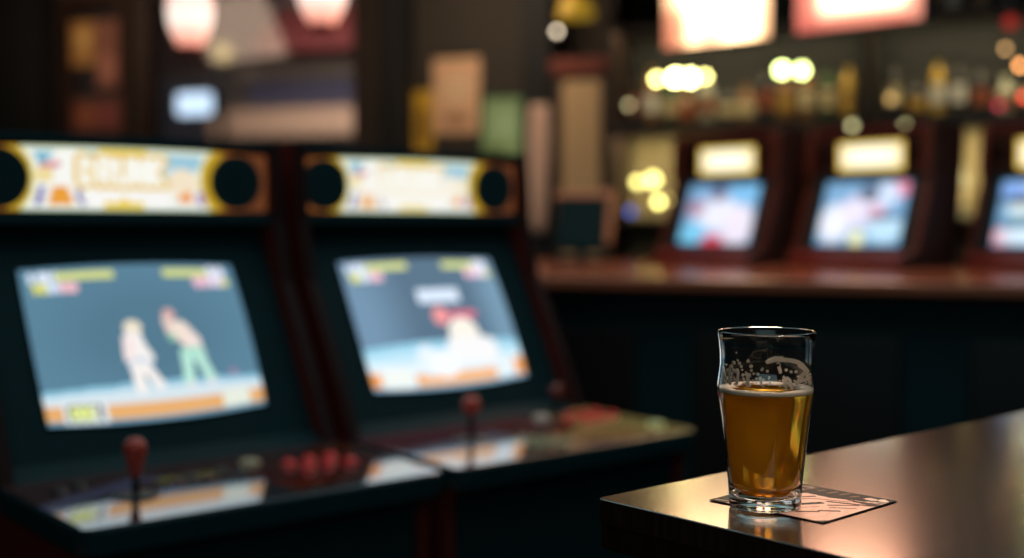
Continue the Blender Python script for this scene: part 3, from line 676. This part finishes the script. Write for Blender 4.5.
# ---------------------------------------------------------------- televisions above the bar
def tv(x, y, k, label):
    e = thing('television', label, 'television', (x, y, 2.08), math.radians(-43), 'televisions hanging over the bar')
    a = Art(64, 36, 1.78, (250, 205, 175))
    if k == 0:
        a = Art(64, 48, 1.3, (120, 92, 64)); a.ell(.6, .55, .5, .55, (235, 190, 140), 1, .4); a.ell(.08, .2, .16, .3, (72, 33, 24), .9, .4); a.ell(.06, .8, .12, .3, (74, 47, 37), .8, .4); a.ell(.97, .3, .08, .5, (77, 50, 34), .8, .4); a.ell(.45, .1, .14, .12, (92, 60, 48), .7, .4)
    else:
        a = Art(64, 48, 1.3, (130, 84, 68)); a.ell(.55, .6, .4, .5, (225, 165, 130), 1, .4); a.ell(.05, .4, .14, .6, (72, 31, 25), .9, .4); a.ell(.5, .0, .6, .16, (67, 26, 22), .9, .4); a.ell(.97, .4, .1, .6, (75, 44, 36), .8, .4)
    art_mesh('screen', a, lambda u, v: ((u-.5)*.556, -.024, .012+v*.436), attr_mat('tv_picture', 13.0, .2), e, (0, .01, 0))
    fr_ = bmesh.new(); box(fr_, -.29, -.278, -.03, .02, 0, .46); box(fr_, .278, .29, -.03, .02, 0, .46); box(fr_, -.278, .278, -.03, .02, 0, .012); box(fr_, -.278, .278, -.03, .02, .448, .46); box(fr_, -.278, .278, -.01, .03, .012, .448)
    part('casing', e, fr_, black)
    part('ceiling_mount', e, tube(bmesh.new(), (0, .045, .15), (0, .045, .92), .018), darkmetal)
tv(.918, 5.60, 0, 'lit television over the bar, the left one with creamy picture')
tv(1.413, 5.12, 1, 'lit television over the bar, the right one with reddish picture')
# dark duct behind the televisions
rstruct('trim_4', bx(-.8, 3.4, 2.75, 2.85, 2.50, 2.60), mat('brown_beam', (60, 40, 32), .7))

# unseen pendants added above the view for their glow on the table
def pendant(x, y, z, r, col, em, label):
    e = thing('added_pendant_lamp', label, 'lamp', (x, y, z), 0, 'unseen amber pendant lamps added over the room')
    part('lamp_shade', e, lathe(bmesh.new(), [(r, 0), (r*1.02, .02), (r*.8, .09), (r*.4, .15), (.02, .17), (0, .17)], 32), mat('amber_glass_%d' % int(em*10), col, .3, emit=em, ergb=col), smooth=True)
    part('cord', e, tube(bmesh.new(), (0, 0, .17), (0, 0, 3.0-z), .004), black)
pendant(.50, 4.2, 2.215, .24, (240, 195, 100), 2.4, 'unseen amber pendant lamp added over the middle of the room')
pendant(2.02, 4.2, 2.16, .17, (235, 200, 110), 1.6, 'unseen amber pendant lamp added over the right end of the bar')

# ---------------------------------------------------------------- high table
ht = thing('high_table', 'dark lacquered wooden high table in the right foreground under the beer', 'table', (.0776, 1.1455, 0), UA)
wood = bpy.data.materials.new('lacquered_dark_wood'); wood.use_nodes = True
nt = wood.node_tree; p = nt.nodes['Principled BSDF']; L = nt.links
tc = nt.nodes.new('ShaderNodeTexCoord'); mp = nt.nodes.new('ShaderNodeMapping'); mp.inputs['Scale'].default_value = (2.5, 60, 8)
nz = nt.nodes.new('ShaderNodeTexNoise'); nz.inputs['Scale'].default_value = 3; nz.inputs['Detail'].default_value = 8
cr = nt.nodes.new('ShaderNodeValToRGB'); cr.color_ramp.elements[0].position = .3; cr.color_ramp.elements[0].color = lin((26, 16, 11))+(1,); cr.color_ramp.elements[1].position = .75; cr.color_ramp.elements[1].color = lin((52, 31, 20))+(1,)
r2 = nt.nodes.new('ShaderNodeMapRange'); r2.inputs['To Min'].default_value = .17; r2.inputs['To Max'].default_value = .21
bp_ = nt.nodes.new('ShaderNodeBump'); bp_.inputs['Strength'].default_value = .03; bp_.inputs['Distance'].default_value = .001
L.new(tc.outputs['Object'], mp.inputs[0]); L.new(mp.outputs[0], nz.inputs['Vector']); L.new(nz.outputs['Fac'], cr.inputs[0]); L.new(cr.outputs[0], p.inputs['Base Color'])
L.new(nz.outputs['Fac'], r2.inputs['Value']); L.new(r2.outputs[0], p.inputs['Roughness']); L.new(nz.outputs['Fac'], bp_.inputs['Height']); L.new(bp_.outputs[0], p.inputs['Normal'])
p.inputs['Specular IOR Level'].default_value = 1.0; p.inputs['IOR'].default_value = 1.6
p.inputs['Coat Weight'].default_value = .35; p.inputs['Coat Roughness'].default_value = .09
P = [(.006, -.006)]
out = [(0, 0), (1.5, 0), (1.5, -.8), (0, -.8)]
R = .008; rp = []
for (cx, cyy, a0) in ((R, -R, PI/2), (R, -.8+R, PI), (1.5-R, -.8+R, 1.5*PI), (1.5-R, -R, 0)): rp += [(cx+R*math.cos(a0+i*PI/12), cyy+R*math.sin(a0+i*PI/12)) for i in range(7)]
part('table_top', ht, prism(bmesh.new(), rp, 1.022, 1.045, 'z'), wood, bevel=.0012)
part('lower_board', ht, bx(.003, 1.497, -.797, -.003, .998, 1.0215), wood, bevel=.002)
part('apron', ht, bx(.05, 1.45, -.75, -.05, .92, .998), wood)
for x in (.06, 1.37):
    for y in (-.13, -.74): part('leg', ht, bx(x, x+.07, y, y+.07, 0, .92), wood, bevel=.004)

# ---------------------------------------------------------------- coaster under the glass
ca = Art(110, 110, 1.0, (240, 188, 168))     # u: front->right corner, v: front->left corner
D_ = (16, 9, 7)
a = ca
a.put(np.clip(.35*np.sin(a.v*46+3*np.sin(a.u*9))-.12, 0, 1), (196, 140, 118))
a.poly([(1, .0), (1, 1), (0, 1), (.0, .86), (.5, .8), (.74, .62), (.72, .4), (.78, .22), (.82, .0)], D_)
for k in range(26):
    x0 = .05+.036*k; a.cap([(x0, .97-.1*abs(math.sin(k*1.7))), (x0+.03, .84-.16*abs(math.sin(k*2.3))*(k/26))], .010, (120, 90, 70) if k % 3 else (225, 190, 170), .7)
for k in range(9): a.cap([(.96-.015*(k % 3), .08+.1*k), (.86+.02*(k % 2), .11+.1*k)], .010, (150, 115, 92), .8)
a.ell(.93, .06, .05, .05, (236, 205, 185)); a.ell(.9, .16, .04, .05, (226, 190, 170)); a.cap([(.86, .02), (.8, .14)], .01, (230, 195, 175))
a.cap([(.26, .56), (.38, .44), (.52, .36)], .030, D_); a.cap([(.30, .64), (.46, .52)], .016, (120, 64, 46)); a.cap([(.08, .64), (.16, .54), (.14, .46)], .034, (60, 28, 20)); a.cap([(.16, .32), (.26, .22)], .020, (90, 48, 36)); a.cap([(.30, .22), (.38, .12)], .020, (100, 56, 42))
a.cap([(.42, .64), (.62, .46), (.70, .22)], .014, (160, 100, 80)); a.cap([(.5, .27), (.64, .12)], .018, (130, 80, 62)); a.cap([(.6, .34), (.70, .04)], .020, (70, 38, 28)); a.cap([(.44, .22), (.54, .08)], .014, (150, 100, 82)); a.cap([(.2, .44), (.4, .30)], .010, (180, 120, 100))
a.poly([(.70, 0), (.80, 0), (.76, .3), (.72, .2)], (60, 36, 28)); a.cap([(.55, .60), (.68, .52)], .02, (90, 54, 42))
a.rect(0, 1, 0, .008, (60, 36, 28)); a.rect(0, .008, 0, 1, D_); a.rect(.985, 1, 0, 1, D_); a.poly([(0, 0), (.10, 0), (0, .08)], D_); a.poly([(1, 0), (1, .10), (.9, 0)], D_); a.rect(0, 1, .985, 1, D_)
cs = art_mesh('coaster', ca, lambda u, v: (u*.1205+0, v*.1205, .0010), attr_mat('coaster_print', 0, .5, .10), None, (0, 0, -.0006))
cs.location = (.2633, 1.046, 1.0452); cs.rotation_euler = (0, 0, math.radians(45-1.6))
tag(cs, 'square printed paper coaster with brown and pale drawing under the beer glass', 'coaster')

# ---------------------------------------------------------------- pint glass and beer
GX, GY, GZ = .2262, 1.108, 1.0464
pg = thing('pint_glass', 'pint glass of amber beer on the coaster at the table corner', 'glass of beer', (GX, GY, GZ))
pg.scale = (.985, .985, .99); pg.rotation_euler = (0, 0, -.2)
gm = bpy.data.materials.new('clear_glass'); gm.use_nodes = True; nt = gm.node_tree
for nd in list(nt.nodes): nt.nodes.remove(nd)
oo = nt.nodes.new('ShaderNodeOutputMaterial'); g1 = nt.nodes.new('ShaderNodeBsdfGlass'); g1.inputs['IOR'].default_value = 1.47; g1.inputs['Roughness'].default_value = 0; g1.inputs['Color'].default_value = (.97, .985, .98, 1)
nt.links.new(g1.outputs[0], oo.inputs[0])
outer = [(0, .0012), (.026, .0010), (.0295, 0), (.0318, .0012), (.0324, .004), (.0326, .012), (.0333, .022), (.0360, .050), (.0392, .078), (.0420, .096), (.0436, .104), (.0440, .109), (.0432, .116), (.0420, .124), (.0415, .131), (.0418, .140), (.0427, .149), (.0436, .1560)]
rim = [(.0437, .1577), (.0429, .1587), (.0419, .1577)]
inner = [(.0412, .149), (.0404, .140), (.0401, .131), (.0406, .124), (.0418, .116), (.0425, .109), (.0421, .104), (.0405, .096), (.0376, .078), (.0343, .050), (.0312, .024), (.0297, .014), (.024, .0102), (.012, .0090), (0, .0088)]
part('glass_wall', pg, lathe(bmesh.new(), outer+rim+inner, 96, cap=False), gm, smooth=True)
bmz = bpy.data.materials.new('amber_beer'); bmz.use_nodes = True; nt = bmz.node_tree
for nd in list(nt.nodes): nt.nodes.remove(nd)
oo = nt.nodes.new('ShaderNodeOutputMaterial'); mx = nt.nodes.new('ShaderNodeMixShader'); mx.inputs[0].default_value = .30
rf = nt.nodes.new('ShaderNodeBsdfGlass'); rf.inputs['IOR'].default_value = 1.34; rf.inputs['Roughness'].default_value = .03; rf.inputs['Color'].default_value = (.97, .70, .20, 1)
tr = nt.nodes.new('ShaderNodeBsdfTranslucent'); tr.inputs['Color'].default_value = (.85, .44, .05, 1)
nt.links.new(rf.outputs[0], mx.inputs[1]); nt.links.new(tr.outputs[0], mx.inputs[2]); nt.links.new(mx.outputs[0], oo.inputs[0])
LV = .1058
e_ = -.00025
beer = [(0, .0091), (.012, .0093), (.0238, .0105), (.0295, .0143), (.0310, .024), (.0341, .050), (.0374, .078), (.0403, .096), (.0417, LV-.0015), (.0414, LV), (0, LV)]
part('beer', pg, lathe(bmesh.new(), beer, 96, cap=False), bmz, smooth=True)
foam_m = mat('foam', (238, 205, 184), .7, scale=900, noise=.25, bump=.3)
fm = bmesh.new()
# a thin broken ring of foam round the beer's surface, open in the middle
n = 96; ra = [[], [], [], []]
for i in range(n):
    t = 2*PI*i/n; wv = .009+.006*abs(math.sin(t*2.3+1))+.003*math.sin(t*11)
    for q, (r_, z_) in enumerate(((.0416, LV-.0016), (.0421, LV+.0018), (.0418-wv*.5, LV+.0022), (.0418-wv, LV+.0004))):
        ra[q].append(fm.verts.new((r_*math.cos(t), r_*math.sin(t), z_)))
for q in range(3):
    for i in range(n): fm.faces.new((ra[q][i], ra[q][(i+1) % n], ra[q+1][(i+1) % n], ra[q+1][i]))
for i in range(n): fm.faces.new((ra[3][i], ra[3][(i+1) % n], ra[0][(i+1) % n], ra[0][i]))
part('foam_ring', pg, fm, foam_m, smooth=True)
# lacing left on the inner wall: drawn as a mask on the unrolled wall, then built as raised patches
def inner_r(z):
    pr = sorted((b_, a_) for a_, b_ in inner)
    for (z0, r0), (z1, r1) in zip(pr, pr[1:]):
        if z0 <= z <= z1: return r0+(r1-r0)*(z-z0)/(z1-z0+1e-9)
    return .0419
NU, NV = 300, 90
la = Art(NU, NV, 1, (0, 0, 0))
# picture units: u = across the front (-1..1 of the radius), v = height in metres between z0 and z1
z0L, z1L = .100, .142
la.phi = (la.u-.5)*PI
X = np.sin(la.phi)*42.0; Z = (z0L+la.v*(z1L-z0L))*1000      # millimetres as seen from the front
M = np.zeros_like(X, bool)
def pk(px, py): return ((px-766.6)/1.145, 157.5-(py-332-5.0)/1.11)
def stroke(pts, r, on=True):
    global M
    m = np.zeros_like(X, bool); r = r/1.12
    pts = [pk(*q) for q in pts]
    if len(pts) == 1: pts = pts*2
    for (ax, ay), (bx_, by) in zip(pts, pts[1:]):
        L2 = (bx_-ax)**2+(by-ay)**2+1e-9; t = np.clip(((X-ax)*(bx_-ax)+(Z-ay)*(by-ay))/L2, 0, 1)
        m |= np.hypot(X-ax-t*(bx_-ax), Z-ay-t*(by-ay)) < r
    M = (M | m) if on else (M & ~m)
stroke([(768, 362), (776, 360), (784, 360), (792, 361), (799, 363), (804, 367), (808, 373)], 2.0)
stroke([(770, 361), (776, 359), (782, 359)], 2.4); stroke([(779, 364), (781, 372)], 1.6); stroke([(801, 366), (807, 371)], 2.0)
stroke([(779, 365)], 1.6, False)
for q in ((787, 370), (792, 372), (797, 372), (768, 371), (763, 369), (803, 379), (799, 377)): stroke([q], 1.3)
stroke([(784, 380), (788, 378), (790, 380), (792, 388)], 1.5); stroke([(785, 380), (786, 388)], 1.2); stroke([(797, 384), (802, 377), (806, 374)], 1.5); stroke([(807, 374), (810, 384)], 1.4); stroke([(800, 382), (808, 380)], 1.2); stroke([(795, 381)], 1.1)
for x_, y_, r_ in ((733, 352.5, .9), (740, 352.8, 1.2), (736, 354.5, .6), (754, 351, 1.1), (757, 353, .8), (764, 352.5, 1), (767.5, 353, .5), (771, 353, .6), (748, 362, 1.5), (751, 367, 1.7), (751.5, 371, 1.4), (746, 373, .8), (743, 376, 1.4), (754, 374, 1.2), (758, 374, 1.4), (733, 365, 1.8), (739, 365, 1.5), (737, 362, .8), (730, 369, 1.8), (741, 368, 1.3), (742, 371, .8), (728, 373, 2), (731, 376, 1.5), (737, 372, 1.6), (725, 368, 1), (723, 378, 2.2), (721, 384, 2), (726, 381, 2), (762, 370, 1.2), (757, 379, 1.5), (764, 380, 1.4)): stroke([(x_, y_)], r_)
stroke([(733, 372), (738, 374), (738, 384)], 1.3); stroke([(748, 375), (749, 386)], 1.5); stroke([(746, 375), (750, 375)], 1.3); stroke([(761, 378), (762, 384)], 1.4); stroke([(730, 376), (731, 386)], 1.1); stroke([(722, 372), (724, 386)], 1.3)
rg = np.random.RandomState(3)
for k in range(60):
    x_ = 718+rg.rand()*95; y_ = 386-abs(rg.randn())*5; stroke([(x_, y_)], .5+rg.rand()*.9)
lb = bmesh.new(); cache = {}
def lv(i, j, k):
    if (i, j, k) not in cache:
        ph = (i/NU-.5)*PI; z = z0L+j/NV*(z1L-z0L); r = inner_r(z)-.0001-(.0007 if k else 0)
        cache[(i, j, k)] = lb.verts.new((r*math.sin(ph), -r*math.cos(ph), z))
    return cache[(i, j, k)]
for j in range(NV):
    for i in range(NU):
        if not M[j, i]: continue
        lb.faces.new((lv(i, j, 1), lv(i+1, j, 1), lv(i+1, j+1, 1), lv(i, j+1, 1)))
        lb.faces.new((lv(i, j, 0), lv(i, j+1, 0), lv(i+1, j+1, 0), lv(i+1, j, 0)))
        for di, dj, e1, e2 in ((-1, 0, (i, j), (i, j+1)), (1, 0, (i+1, j+1), (i+1, j)), (0, -1, (i+1, j), (i, j)), (0, 1, (i, j+1), (i+1, j+1))):
            a_, b_ = i+di, j+dj
            if not (0 <= a_ < NU and 0 <= b_ < NV) or not M[b_, a_]:
                lb.faces.new((lv(*e1, 1), lv(*e2, 1), lv(*e2, 0), lv(*e1, 0)))
part('foam_lacing', pg, lb, foam_m)
